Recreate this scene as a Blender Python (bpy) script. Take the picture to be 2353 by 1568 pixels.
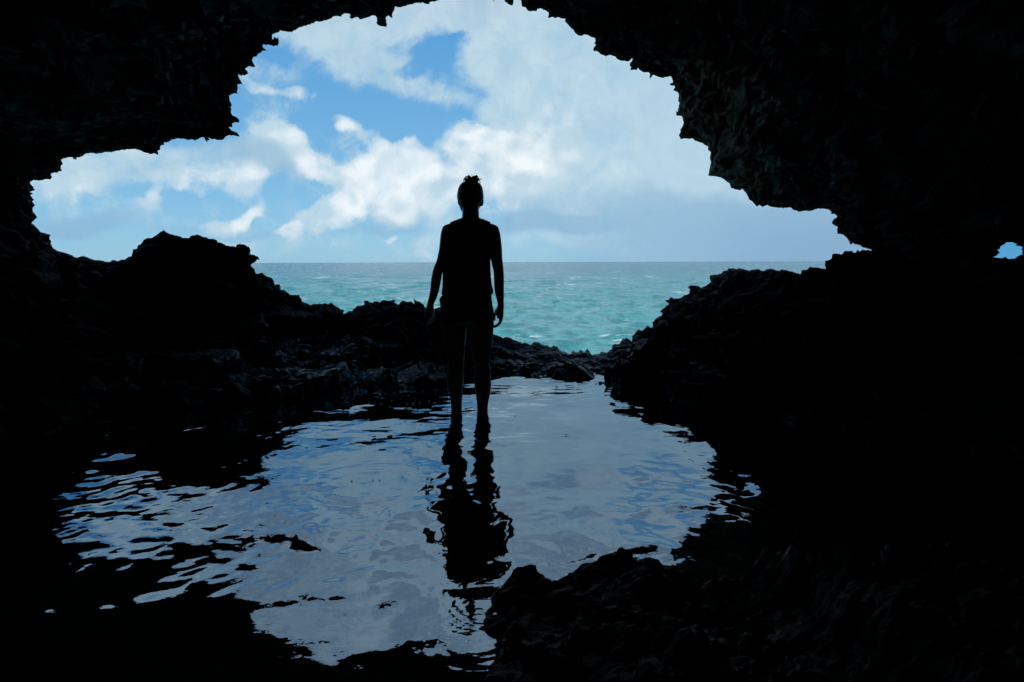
import bpy, bmesh, math, random
import numpy as np
from mathutils import Matrix, Vector

for o in list(bpy.data.objects): bpy.data.objects.remove(o)
SC = bpy.context.scene
COL = SC.collection
R = math.radians

# ------------------------------------------------------------------ camera
CAMH = 0.985
PITCH = R(6.62); ROLL = R(-0.176); FOC = 24.0
F = 2353 * FOC / 36.0
c_, s_ = math.cos(PITCH), math.sin(PITCH)
r0 = np.array([1, 0, 0.0]); u0 = np.array([0, s_, c_])
RT = r0 * math.cos(ROLL) + u0 * math.sin(ROLL)
UP = -r0 * math.sin(ROLL) + u0 * math.cos(ROLL)
FW = np.array([0, c_, -s_])
CAM = np.array([0, 0, CAMH])
cd = bpy.data.cameras.new('camera'); cam = bpy.data.objects.new('camera', cd); COL.objects.link(cam)
cd.lens = FOC; cd.sensor_width = 36; cd.sensor_fit = 'HORIZONTAL'
cd.clip_start = 0.05; cd.clip_end = 40000
m = Matrix.Identity(4)
for i in range(3):
    m[i][0] = RT[i]; m[i][1] = UP[i]; m[i][2] = -FW[i]; m[i][3] = CAM[i]
cam.matrix_world = m
SC.camera = cam

def ray(px, py):
    px = np.asarray(px, float); py = np.asarray(py, float)
    u = (px - 1176.5) / F; v = (784 - py) / F
    return FW + u[..., None] * RT + v[..., None] * UP
def W(px, py, Y):
    "point seen at (px,py) of the 2353x1568 frame that lies Y metres into the cave"
    d = ray(px, py)
    return CAM + d * (np.asarray(Y, float) / d[..., 1])[..., None]

# ------------------------------------------------------------------ world
SUN_EL, SUN_AZ = R(58), R(205)
world = bpy.data.worlds.new('World'); SC.world = world; world.use_nodes = True
wn = world.node_tree; wn.nodes.clear()
class G:
    "small node-graph helper"
    def __init__(s, tree): s.t = tree
    def n(s, typ, **kw):
        nd = s.t.nodes.new(typ)
        for k, v in kw.items(): setattr(nd, k, v)
        return nd
    def put(s, sock, v):
        if isinstance(v, bpy.types.NodeSocket): s.t.links.new(v, sock)
        elif v is not None:
            try: sock.default_value = v
            except Exception: sock.default_value = tuple(v) + (1,)
    def m(s, op, a, b=None, c=None, clamp=False):
        nd = s.n('ShaderNodeMath', operation=op, use_clamp=clamp)
        s.put(nd.inputs[0], a)
        if b is not None: s.put(nd.inputs[1], b)
        if c is not None: s.put(nd.inputs[2], c)
        return nd.outputs[0]
    def vm(s, op, a, b=None, out=0):
        nd = s.n('ShaderNodeVectorMath', operation=op); s.put(nd.inputs[0], a)
        if b is not None:
            s.put(nd.inputs['Scale'] if op == 'SCALE' else nd.inputs[1], b)
        return nd.outputs[out]
    def ss(s, x, lo, hi, a=0.0, b=1.0, t='SMOOTHSTEP'):
        nd = s.n('ShaderNodeMapRange', interpolation_type=t); s.put(nd.inputs[0], x)
        for i, q in zip((1, 2, 3, 4), (lo, hi, a, b)): s.put(nd.inputs[i], q)
        return nd.outputs[0]
    def mix(s, f, a, b):
        nd = s.n('ShaderNodeMix', data_type='RGBA'); s.put(nd.inputs[0], f)
        for k, v in ((6, a), (7, b)):
            if not isinstance(v, bpy.types.NodeSocket) and len(v) == 3: v = tuple(v) + (1,)
            s.put(nd.inputs[k], v)
        return nd.outputs[2]
    def noise(s, vec, scale, detail=6, rough=.5, dist=0, lac=2.0, out=0):
        nd = s.n('ShaderNodeTexNoise'); s.put(nd.inputs['Vector'], vec)
        nd.inputs['Scale'].default_value = scale; nd.inputs['Detail'].default_value = detail
        nd.inputs['Roughness'].default_value = rough; nd.inputs['Distortion'].default_value = dist
        nd.inputs['Lacunarity'].default_value = lac
        return nd.outputs[out]
def lin(r, g, b):
    f = lambda v: v / 255 / 12.92 if v / 255 <= .04045 else ((v / 255 + .055) / 1.055) ** 2.4
    return (f(r), f(g), f(b))

g = G(wn)
tc = g.n('ShaderNodeTexCoord').outputs['Generated']
sep = g.n('ShaderNodeSeparateXYZ'); g.put(sep.inputs[0], tc)
dx, dy, dz = sep.outputs
sky = g.n('ShaderNodeTexSky', sky_type='NISHITA', sun_disc=False)
sky.sun_elevation = SUN_EL; sky.sun_rotation = SUN_AZ
sky.air_density = 1.0; sky.dust_density = 0.3; sky.ozone_density = 1.5
# gnomonic cloud-deck coordinates: tangent of azimuth / elevation about due +Y
dyc = g.m('MAXIMUM', dy, 0.08)
U = g.m('DIVIDE', dx, dyc); V = g.m('DIVIDE', g.m('MAXIMUM', dz, -0.02), dyc)
cmb = g.n('ShaderNodeCombineXYZ'); g.put(cmb.inputs[0], U); g.put(cmb.inputs[1], V)
UV = cmb.outputs[0]
def warp(vec, scale, amt, detail=5):
    nz = g.noise(vec, scale, detail, .55, out=1)
    nz = g.vm('SUBTRACT', nz, (.5, .5, .5))
    sc = g.vm('MULTIPLY', nz, (amt, amt * .8, 0))
    return g.vm('ADD', vec, sc)
WV = warp(UV, 7, .10, 5)
def uv(px, py):
    d = ray(px, py); return d[0] / d[1], d[2] / d[1]
def blobs(vec, L):
    tot = None
    for (px, py, rx, ry, rot, w) in L:
        u, v = uv(px, py)
        mp = g.n('ShaderNodeMapping', vector_type='TEXTURE'); g.put(mp.inputs[0], vec)
        mp.inputs[1].default_value = (u, v, 0); mp.inputs[2].default_value = (0, 0, R(-rot))
        mp.inputs[3].default_value = (rx / F, ry / F, 1)
        gr = g.n('ShaderNodeTexGradient', gradient_type='SPHERICAL'); g.put(gr.inputs[0], mp.outputs[0])
        x = g.ss(gr.outputs['Fac'], 0, .75)
        tot = g.m('MULTIPLY', x, w) if tot is None else g.m('MULTIPLY_ADD', x, w, tot)
    return tot
# rot: clockwise on the picture
VEIL = [(760, 75, 250, 85, 14, 1.0), (880, 170, 210, 80, 18, 1.0), (1010, 30, 330, 75, 0, .9), (1130, 60, 130, 60, 0, .5),
        (1170, 150, 110, 80, 0, .7), (1290, 130, 260, 210, 0, 1.1), (1250, 330, 330, 170, 0, 1.0),
        (1500, 350, 420, 360, 0, 1.4), (1750, 480, 460, 240, 0, 1.3), (1350, 520, 330, 80, 0, .6),
        (935, 156, 68, 28, -12, -.70), (985, 120, 54, 20, -35, -.5), (1045, 90, 34, 13, -30, -.45), (1075, 150, 80, 60, 0, .6), (1090, 60, 80, 40, 0, .4), (1085, 78, 50, 40, 0, .4), (990, 280, 170, 55, 5, -.7), (1210, 100, 24, 70, 0, -.5),
        (400, 365, 370, 75, 0, .9), (140, 415, 190, 75, 0, .8), (650, 345, 160, 80, 25, .6),
        (250, 500, 220, 55, 0, .5), (1040, 225, 80, 60, 0, .4), (800, 420, 80, 40, 0, .35),
        (700, 165, 90, 50, 0, .3), (1130, 555, 260, 36, 0, .25), (1060, 470, 200, 120, 0, .4), (600, 190, 60, 60, 0, .2), (2318, 575, 260, 160, 0, -1.5), (1900, 120, 420, 260, 0, .9),
        (300, 20, 420, 130, 0, .75), (180, -40, 300, 160, 0, .5), (1150, -330, 1100, 400, 0, 1.6), (500, -250, 300, 200, 0, .8), (650, 560, 400, 40, 0, .22)]
PUFF = [(330, 40, 160, 60, 10, .7), (180, 0, 130, 60, -10, .7), (430, -40, 120, 60, 0, .6), (250, 110, 140, 40, 0, .6), (590, 203, 72, 48, 10, .75), (690, 222, 84, 32, 8, .62), (975, 236, 56, 38, 0, .55), (1050, 280, 46, 24, 10, .45),
        (775, 275, 30, 40, -20, .4), (800, 290, 50, 26, 20, .4), (850, 328, 110, 24, 35, .45), (805, 312, 50, 24, 30, .35),
        (670, 335, 150, 60, 28, .85), (740, 390, 130, 52, 20, .75), (630, 318, 80, 46, 10, .55),
        (470, 400, 210, 62, 4, .85), (560, 395, 110, 54, 0, .5), (355, 470, 76, 44, -45, .75), (200, 418, 80, 38, 0, .5), (120, 430, 80, 30, 0, .3),
        (500, 508, 120, 40, -12, .85), (560, 482, 64, 34, -30, .65),
        (760, 490, 160, 52, -30, .95), (830, 450, 90, 56, -30, .75), (900, 395, 140, 78, 0, 1.0), (960, 440, 160, 100, 0, 1.0), (880, 505, 120, 46, 0, .6), (920, 350, 80, 36, 0, .4),
        (900, 410, 190, 120, 0, .5), (1150, 370, 280, 120, 0, .45), (1100, 335, 150, 60, 0, .8), (1080, 305, 70, 36, 8, .6), (1180, 330, 120, 70, 0, .5), (1200, 410, 230, 120, 0, .6), (1110, 450, 120, 80, 0, .6),
        (910, 549, 30, 13, 0, .6), (670, 525, 66, 20, 0, .6), (1290, 250, 280, 120, 0, .2), (1320, 180, 190, 150, 0, .2),
        (560, 300, 50, 40, 30, .6), (1340, 330, 280, 110, 0, .28), (1060, 120, 120, 50, 0, .25), (900, 210, 160, 40, 8, .25)]
SHADE = [(540, 350, 190, 50, 15, .8), (610, 375, 110, 36, 20, .5), (350, 375, 190, 46, 0, .4), (200, 510, 190, 40, 0, .9), (400, 470, 80, 36, -20, .3), (440, 530, 190, 24, 0, .35),
         (900, 525, 190, 28, 0, .5), (1240, 508, 220, 36, 0, .9), (1350, 470, 260, 70, 0, .4), (1000, 490, 90, 40, 0, .2), (1160, 480, 160, 60, 0, .3),
         (640, 530, 130, 18, 0, .45), (1600, 560, 520, 170, 0, 1.0), (1850, 560, 380, 190, 0, .9),
         (830, 110, 220, 80, 14, .35), (860, 190, 150, 40, 15, .2), (1450, 130, 200, 80, 0, .2), (1400, 260, 110, 40, 0, .3), (1500, 300, 160, 60, 0, .15),
         (1100, -330, 1200, 330, 0, .5)]
nb = g.noise(UV, 6, 5, .62, .3)
nf = g.noise(UV, 19, 6, .66, .4)
nz = g.m('SUBTRACT', g.m('MULTIPLY_ADD', nf, .8, g.m('MULTIPLY', nb, .9)), .85)
def billow(vec, scale, det=1.0):
    vo = g.n('ShaderNodeTexVoronoi', feature='F1'); g.put(vo.inputs['Vector'], vec)
    vo.inputs['Scale'].default_value = scale; vo.inputs['Detail'].default_value = det; vo.inputs['Roughness'].default_value = .55
    return vo.outputs['Distance']
BW = warp(UV, 16, .035, 3)
bA = billow(BW, 15); bB = billow(g.vm('ADD', BW, (.010, -.016, 0)), 15)
puffy = g.m('SUBTRACT', .48, bA)                       # + inside the cauliflower lumps
relief = g.m('SUBTRACT', bB, bA)                       # lit from above
fv = g.m('MULTIPLY_ADD', nz, g.ss(U, .05, .35, 2.3, .7), blobs(WV, VEIL))
veil = g.ss(fv, .05, 1.05)
PP = blobs(WV, [(a_, b_, c_2 * .95, d_ * .95, e_, f_ * 1.1) for a_, b_, c_2, d_, e_, f_ in PUFF])
fp = g.m('MULTIPLY_ADD', puffy, .85, g.m('MULTIPLY_ADD', nz, 1.9, PP))
puff = g.ss(fp, .16, .80)
core = g.ss(fp, .45, 1.5)
shade = g.ss(g.m('MULTIPLY_ADD', nz, 1.2, blobs(WV, SHADE)), .0, 1.1)
# cloud billow shading
bil = g.ss(g.noise(warp(UV, 9, .08, 3), 20, 5, .66, .5), .30, .72)
# scattered cloud for the part of the sky that is not in the picture
K = 10.0
def k(c, f=1.0): return tuple(x * K * f for x in c)
elev = g.ss(V, 0.0, .36, t='LINEAR')
tint = g.mix(elev, (0.92, 1.12, 1.22), (0.50, .88, 1.10))
mul = g.n('ShaderNodeMix', data_type='RGBA', blend_type='MULTIPLY'); mul.inputs[0].default_value = 1
g.put(mul.inputs[6], sky.outputs[0]); g.put(mul.inputs[7], tint)
blue = g.mix(.75, mul.outputs[2], g.mix(elev, k(lin(128, 190, 228)), k(lin(92, 166, 226))))
blue = g.mix(g.ss(U, .60, .68), blue, k(lin(84, 160, 208)))
veilc = g.mix(g.m('MULTIPLY_ADD', g.m('SUBTRACT', bil, .5), g.ss(U, .08, .3, .6, .15), g.m('MULTIPLY_ADD', g.m('SUBTRACT', nb, .5), 1.0, .55)), k(lin(166, 202, 224)), k(lin(206, 227, 235)))
veilc = g.mix(g.ss(V, .30, .48), veilc, g.mix(g.ss(g.noise(UV, 8, 5, .6, .8), .40, .60), k(lin(156, 171, 190)), k(lin(214, 226, 236))))
c1 = g.mix(g.m('MULTIPLY', veil, .90), blue, veilc)
lit_ = g.m('ADD', g.m('MULTIPLY', g.m('MULTIPLY_ADD', bil, .45, .5), core), g.m('MULTIPLY', relief, 1.3), clamp=True)
puffc = g.mix(lit_, k(lin(192, 217, 232)), k(lin(246, 252, 255)))
c2 = g.mix(g.m('MULTIPLY', puff, .90), c1, puffc)
shc = g.mix(g.ss(V, .02, .2), k(lin(132, 178, 213)), k(lin(154, 191, 216)))
haze_ = g.m('MULTIPLY', g.m('MULTIPLY', g.ss(U, .12, .45), g.ss(U, .66, .58)), g.ss(V, .16, .0))
shc = g.mix(haze_, shc, k(lin(130, 170, 203)))
c3 = g.mix(g.m('MULTIPLY', g.m('MAXIMUM', shade, haze_), g.m('MULTIPLY_ADD', haze_, .22, .70)), c2, shc)
# back half of the sky: broken cloud only
back = g.mix(g.ss(g.noise(tc, 3, 8, .6), .45, .6), mul.outputs[2], k(lin(215, 225, 235)))
c4 = g.mix(g.ss(dy, .05, .25), back, c3)
bg = g.n('ShaderNodeBackground'); g.put(bg.inputs[0], c4); bg.inputs[1].default_value = 1.0 / K
wo = g.n('ShaderNodeOutputWorld'); g.t.links.new(bg.outputs[0], wo.inputs[0])

sd = bpy.data.lights.new('sun', 'SUN'); sd.energy = 2.0; sd.angle = R(.5); sd.color = (1, .95, .88)
so = bpy.data.objects.new('sun', sd); COL.objects.link(so)
# direction to the sun in the Sky Texture's convention
sv = Vector((math.sin(SUN_AZ) * math.cos(SUN_EL), math.cos(SUN_AZ) * math.cos(SUN_EL), math.sin(SUN_EL)))
so.rotation_euler = (-sv).to_track_quat('-Z', 'Y').to_euler(); so.location = (0, 0, 30)
SC.view_settings.view_transform = 'Standard'; SC.view_settings.look = 'None'
SC.view_settings.exposure = 0; SC.view_settings.gamma = 1; SC.view_settings.use_curve_mapping = False
SC.cycles.use_adaptive_sampling = True; SC.cycles.adaptive_threshold = .03; SC.cycles.adaptive_min_samples = 12
world.cycles.sampling_method = 'MANUAL'; world.cycles.sample_map_resolution = 512
SC.cycles.max_bounces = 5; SC.cycles.diffuse_bounces = 2; SC.cycles.glossy_bounces = 3
SC.cycles.use_denoising = True; SC.cycles.sample_clamp_indirect = 3

# ------------------------------------------------------------------ numeric noise
_rng = np.random.RandomState(7)
_perm = _rng.permutation(512).astype(np.int64)
_grad = _rng.normal(size=(512, 3)); _grad /= np.linalg.norm(_grad, axis=1)[:, None]
def _h(i, j, k): return _perm[(_perm[(_perm[i & 511] + j) & 511] + k) & 511]
def perlin(P):
    P = np.asarray(P, float); I = np.floor(P).astype(np.int64); f = P - I
    w = f * f * f * (f * (f * 6 - 15) + 10); out = 0
    for a in (0, 1):
        for b in (0, 1):
            for c in (0, 1):
                gr = _grad[_h(I[:, 0] + a, I[:, 1] + b, I[:, 2] + c)]
                d = ((f - (a, b, c)) * gr).sum(1)
                ww = (w[:, 0] if a else 1 - w[:, 0]) * (w[:, 1] if b else 1 - w[:, 1]) * (w[:, 2] if c else 1 - w[:, 2])
                out = out + d * ww
    return out * 1.5
def fbm(P, f0, octs, gain=.5, ridge=False):
    s = 0; a = 1; f = f0
    for o in range(octs):
        n = perlin(P * f + 17.3 * o)
        if ridge: n = .5 - np.abs(n) * 1.6
        s = s + a * n; a *= gain; f *= 2.03
    return s
def worley(P, f0):
    P = P * f0; I = np.floor(P).astype(np.int64); best = np.full(len(P), 9.0)
    for a in (-1, 0, 1):
        for b in (-1, 0, 1):
            for c in (-1, 0, 1):
                J = I + (a, b, c); h = _h(J[:, 0], J[:, 1], J[:, 2])
                q = J + .5 + .5 * _grad[h]
                best = np.minimum(best, ((P - q) ** 2).sum(1))
    return np.sqrt(best)
def fbm3(P, f0, octs, gain=.5, ridge=False):
    return np.stack([fbm(P + off, f0, octs, gain, ridge) for off in (0, 31.7, 77.1)], 1)
def rock_disp(P):
    "unit-ish displacement of pitted sea-cave limestone"
    w = worley(P + .05 * fbm3(P, 6, 2), 7); w2 = worley(P + .02 * fbm3(P, 15, 2), 19)
    return w, w2

# ------------------------------------------------------------------ object helpers
def mesh_obj(name, verts, faces, mat, parent=None, smooth=True):
    me = bpy.data.meshes.new(name)
    verts = np.asarray(verts, np.float32); faces = np.asarray(faces, np.int32)
    k = faces.shape[1]
    me.vertices.add(len(verts)); me.vertices.foreach_set('co', verts.ravel())
    me.loops.add(faces.size); me.loops.foreach_set('vertex_index', faces.ravel())
    me.polygons.add(len(faces))
    me.polygons.foreach_set('loop_start', np.arange(0, faces.size, k, dtype=np.int32))
    me.polygons.foreach_set('loop_total', np.full(len(faces), k, np.int32))
    me.polygons.foreach_set('use_smooth', np.full(len(faces), smooth))
    me.update(); me.validate()
    me.materials.append(mat)
    o = bpy.data.objects.new(name, me); COL.objects.link(o)
    if parent: o.parent = parent
    return o
def sub_mesh(name, V, Fc, mat, parent=None, smooth=True):
    "only the vertices the faces use"
    u, inv = np.unique(Fc, return_inverse=True)
    return mesh_obj(name, V[u], inv.reshape(Fc.shape), mat, parent, smooth)
def tag(o, label=None, cat=None, group=None, kind=None):
    for a, b in (('label', label), ('category', cat), ('group', group), ('kind', kind)):
        if b: o[a] = b
    return o
def empty(name, loc):
    o = bpy.data.objects.new(name, None); COL.objects.link(o); o.location = loc
    o.empty_display_size = .1
    return o
def origin_to(o, p):
    "put a mesh object's origin at p without moving it"
    p = Vector(p); o.data.transform(Matrix.Translation(-p)); o.location = p
def grid_faces(nr, nc, wrap=False):
    i, j = np.meshgrid(np.arange(nr - 1), np.arange(nc if wrap else nc - 1), indexing='ij')
    j2 = (j + 1) % nc
    return np.stack([i * nc + j, i * nc + j2, (i + 1) * nc + j2, (i + 1) * nc + j], -1).reshape(-1, 4)

# ------------------------------------------------------------------ materials
def new_mat(name):
    mt = bpy.data.materials.new(name); mt.use_nodes = True
    t = mt.node_tree; b = t.nodes['Principled BSDF']; return mt, G(t), b
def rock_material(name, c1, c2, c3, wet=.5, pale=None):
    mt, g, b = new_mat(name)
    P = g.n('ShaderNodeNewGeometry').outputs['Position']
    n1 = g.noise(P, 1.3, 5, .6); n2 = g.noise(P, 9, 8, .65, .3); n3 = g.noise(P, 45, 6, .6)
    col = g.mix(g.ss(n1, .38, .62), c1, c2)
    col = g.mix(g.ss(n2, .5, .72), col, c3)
    if pale is not None:      # light glints on wet stone, painted in as pale colour; glossier there too
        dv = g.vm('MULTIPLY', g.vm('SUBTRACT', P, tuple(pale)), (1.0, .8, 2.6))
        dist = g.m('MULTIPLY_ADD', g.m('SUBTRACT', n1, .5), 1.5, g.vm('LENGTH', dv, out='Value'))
        glint_m = g.m('MULTIPLY', g.ss(dist, 1.15, .35), g.ss(g.noise(P, 22, 8, .7, .5), .44, .60))
        col = g.mix(glint_m, col, (.42, .41, .39))
    g.put(b.inputs['Base Color'], col)
    z = g.n('ShaderNodeSeparateXYZ'); g.put(z.inputs[0], P)
    wl = g.ss(g.m('MULTIPLY_ADD', n1, .5, z.outputs[2]), .2, .75)      # wet near the waterline
    ro = g.ss(n2, .3, .7, .30, .75)
    ro = g.m('MULTIPLY_ADD', wl, .45, g.m('MULTIPLY', ro, .55))
    ro = g.m('MINIMUM', ro, .95)
    b.inputs['Specular IOR Level'].default_value = wet
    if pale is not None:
        ro = g.m('MULTIPLY', ro, g.m('MULTIPLY_ADD', glint_m, -.6, 1.0)); g.put(b.inputs['Specular IOR Level'], g.m('MULTIPLY_ADD', glint_m, .9, wet))
    g.put(b.inputs['Roughness'], ro)
    vo = g.n('ShaderNodeTexVoronoi', feature='SMOOTH_F1'); g.put(vo.inputs['Vector'], g.vm('ADD', P, g.vm('SCALE', g.noise(P, 14, 3, .5, out=1), .06)))
    vo.inputs['Scale'].default_value = 24; vo.inputs['Smoothness'].default_value = .4
    h = g.m('MULTIPLY_ADD', vo.outputs['Distance'], .55, g.m('MULTIPLY_ADD', n3, .35, g.m('MULTIPLY', n2, .9)))
    bp = g.n('ShaderNodeBump'); bp.inputs['Strength'].default_value = .9; bp.inputs['Distance'].default_value = .035
    g.put(bp.inputs['Height'], h); g.put(b.inputs['Normal'], bp.outputs[0])
    return mt
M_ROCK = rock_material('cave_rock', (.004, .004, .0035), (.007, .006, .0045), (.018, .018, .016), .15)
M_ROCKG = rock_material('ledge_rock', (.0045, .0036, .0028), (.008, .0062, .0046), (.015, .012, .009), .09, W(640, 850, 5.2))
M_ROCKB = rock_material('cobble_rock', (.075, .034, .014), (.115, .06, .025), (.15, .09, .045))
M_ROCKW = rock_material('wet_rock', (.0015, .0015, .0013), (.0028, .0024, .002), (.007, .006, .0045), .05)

# ------------------------------------------------------------------ the mouth of the cave
def seg(pts, ox, oy, sc): return [((ox + x / sc) * .57446, (oy + y / sc) * .57446) for x, y in pts]
A = 1.4253
OUT = []
OUT += seg([(318,1424),(300,1410),(290,1395),(296,1375),(283,1360),(296,1343),(270,1332),(232,1328),(222,1310),(200,1285),(178,1272),(214,1240),(205,1225),(190,1210),(186,1195),(200,1168),(188,1150),(196,1138),(176,1115),(188,1104),(170,1095),(200,1082),(180,1055),(162,1048),(178,1048),(170,1042),(190,1028),(290,1026),(299,1010),(290,992),(330,985),(357,973),(348,962),(352,942),(360,935),(348,912),(400,898),(412,896),(420,912),(443,910),(436,900),(470,892),(485,880),(520,873),(550,878),(600,868),(640,868),(700,855),(745,852),(800,858),(825,870),(850,878),(880,874),(905,886),(898,862),(915,852),(918,832),(936,826),(934,813),(955,812),(985,797),(1020,790),(1050,792),(1075,800),(1090,795),(1118,804),(1135,790),(1160,783),(1172,804),(1182,811),(1185,800),(1197,801),(1190,785),(1206,795),(1240,800),(1275,795),(1290,778),(1310,770),(1340,776),(1368,780),(1362,764),(1340,752),(1318,740),(1308,727),(1325,715),(1322,700),(1345,698),(1369,700),(1366,685),(1345,665),(1325,655),(1318,640),(1325,625),(1315,612),(1324,600),(1320,590),(1295,580),(1312,568),(1308,545),(1345,533),(1362,536),(1350,520),(1360,503),(1355,482),(1375,480),(1390,485),(1378,465),(1368,450),(1358,440),(1362,425),(1395,432),(1405,425),(1420,420),(1415,405),(1400,398),(1385,400),(1410,385),(1420,378),(1440,384),(1455,382),(1450,365),(1436,345),(1450,325),(1462,325),(1480,305),(1500,290),(1522,292),(1515,282),(1500,270),(1498,255),(1530,256),(1560,266),(1585,262),(1592,235),(1588,212),(1555,210),(1543,195),(1570,190),(1590,185),(1598,174),(1620,178),(1665,185),(1690,168),(1720,155),(1765,142),(1800,124),(1830,124),(1865,115),(1905,95),(1925,92)], 0, 0, A)
OUT += seg([(664,97),(668,85),(690,78),(700,78),(715,82),(708,98),(722,110),(745,100),(760,98),(770,115),(785,110),(800,104),(825,98),(840,88),(858,92),(868,108),(862,130),(885,150),(905,152),(922,158),(930,135),(922,120),(918,98),(935,92),(950,104),(962,102),(955,75),(972,50),(968,36),(990,42),(1010,40),(1050,28),(1085,20),(1130,16),(1160,26),(1175,12),(1200,8),(1220,2),(1240,-6),(1300,-14),(1400,-18),(1500,-8),(1530,4),(1555,-6),(1590,0),(1600,15),(1625,30),(1640,32),(1646,15),(1640,2),(1660,-8),(1680,0)], 900, 0, A)
OUT += seg([(265,5),(268,38),(288,42),(298,58),(325,64),(350,66),(358,52),(378,50),(418,70),(416,102),(440,98),(455,105),(480,100),(515,106),(513,122),(545,158),(562,172),(570,188),(590,204),(610,206),(622,198),(650,204),(685,218),(688,235),(678,245),(690,258),(675,270),(675,290),(695,292),(715,310),(745,322),(775,315),(798,322),(812,340),(835,348),(860,350),(878,350),(895,335),(905,340),(885,355),(882,375),(890,385),(885,402),(910,398),(922,402),(928,388),(940,402),(955,412),(990,414),(1000,425),(995,452),(1010,435),(1018,428),(1045,440),(1070,446),(1095,440),(1118,436),(1125,455),(1130,470),(1105,482),(1122,490),(1138,488),(1140,500),(1130,515),(1150,524),(1162,540),(1158,575),(1168,590),(1160,605),(1165,625),(1145,635),(1150,660),(1180,665),(1185,680),(1195,710),(1180,725),(1170,740),(1175,755),(1162,770),(1175,795),(1200,790),(1240,790),(1255,805),(1290,815),(1305,825),(1330,838),(1328,855),(1345,870),(1338,900),(1345,925),(1338,960),(1328,1003),(1360,1005),(1395,1012),(1425,1028),(1450,1045),(1458,1072),(1480,1080),(1510,1086),(1525,1078),(1545,1100),(1560,1135),(1590,1160),(1605,1180),(1625,1172),(1640,1182),(1670,1172),(1700,1182),(1760,1188),(1800,1184),(1820,1200),(1860,1208),(1900,1205),(1935,1197)], 1900, 0, A)
OUT += seg([(764,908),(800,905),(830,910),(850,925),(845,935),(870,937),(885,955),(862,962),(855,975),(852,990),(868,1002),(885,1008),(880,1025),(882,1048),(910,1052),(935,1070),(950,1090),(955,1108),(980,1108),(1010,1112),(1030,1128),(1060,1134),(1085,1142),(1098,1140),(1075,1148),(1060,1138),(1030,1137),(1010,1150),(998,1134),(985,1160),(970,1146),(945,1148),(925,1146),(905,1168),(880,1162),(855,1165),(848,1190),(830,1200),(815,1200),(812,1225),(822,1248),(790,1245),(760,1240),(730,1235),(712,1252),(680,1255),(673,1280),(640,1268),(600,1256),(565,1248),(552,1262),(520,1252),(485,1248),(460,1262),(440,1250),(400,1252),(372,1258),(350,1250),(322,1240),(315,1252),(290,1245),(266,1240),(255,1258),(230,1262),(225,1275),(185,1280),(158,1285),(155,1305),(162,1325),(140,1340),(108,1358),(80,1345),(45,1342),(30,1352),(42,1370),(40,1390),(10,1398)], 2730, 200, A)
OUT += seg([(1510,150),(1500,162),(1470,170),(1440,172),(1425,162),(1410,165),(1405,180),(1370,188),(1385,200),(1408,208),(1385,225),(1375,238),(1355,245),(1340,265),(1358,290),(1330,305),(1305,320),(1285,345),(1292,375),(1285,385),(1270,382),(1248,366),(1235,385),(1210,405),(1185,395),(1160,415),(1155,432),(1138,440),(1138,485),(1125,472),(1105,458),(1065,465),(1055,490),(1035,502),(1010,500),(992,515),(995,535),(975,545),(960,560),(935,558),(918,553),(895,572),(870,572),(850,580),(832,560),(815,532),(803,545),(790,562),(765,543),(745,560),(725,555),(708,548),(690,575),(665,560),(640,555),(625,550),(600,520),(570,508),(550,525),(520,510),(485,505),(460,488),(425,485),(410,502),(385,500),(360,488),(345,495),(310,480),(280,470),(265,458),(240,452),(205,458),(170,440)], 1900, 1100, 1.81)
OUT += seg([(1959,532),(1850,500),(1700,440),(1600,380),(1500,310),(1475,290),(1440,302),(1425,310),(1400,300),(1345,290),(1335,270),(1310,255),(1290,240),(1275,238),(1265,228),(1240,212),(1250,235),(1250,262),(1230,245),(1205,237),(1180,243),(1160,235),(1140,232),(1125,245),(1110,265),(1085,260),(1087,235),(1070,222),(1045,230),(1010,232),(980,226),(960,228),(945,245),(920,240),(890,236),(875,250),(850,245),(840,233),(820,230),(795,240),(800,268),(770,275),(735,280),(705,300),(690,325),(665,320),(650,335),(620,350),(610,345),(625,320),(610,308),(585,310),(560,285),(540,275),(515,255),(500,250),(480,265),(450,252),(430,260),(395,255),(345,262),(320,270),(290,255),(250,245),(240,215),(215,180),(190,178),(165,180),(130,175),(110,155),(70,135),(42,138),(60,105),(40,85),(20,85)], 1100, 1100, 2.24)
OUT += seg([(1895,500),(1888,470),(1870,450),(1835,440),(1800,418),(1770,425),(1758,405),(1745,380),(1720,370),(1725,362),(1755,345),(1792,322),(1775,302),(1740,293),(1722,290),(1735,272),(1720,245),(1700,228),(1670,220),(1635,220),(1625,235),(1600,232),(1560,228),(1540,215),(1505,205),(1490,190),(1460,183),(1430,175),(1395,165),(1360,152),(1325,158),(1300,178),(1260,175),(1235,165),(1200,155),(1165,145),(1125,120),(1090,148),(1050,175),(1010,180),(985,195),(970,220),(948,230),(945,250),(915,255),(908,300),(880,310),(860,325),(835,325),(820,335),(795,330),(770,330),(765,338),(720,335),(670,328),(630,322),(600,310),(570,300),(540,310),(500,295),(450,280),(410,270),(388,262)], 0, 850, 1.7225)
OUT = np.array(OUT)
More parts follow.
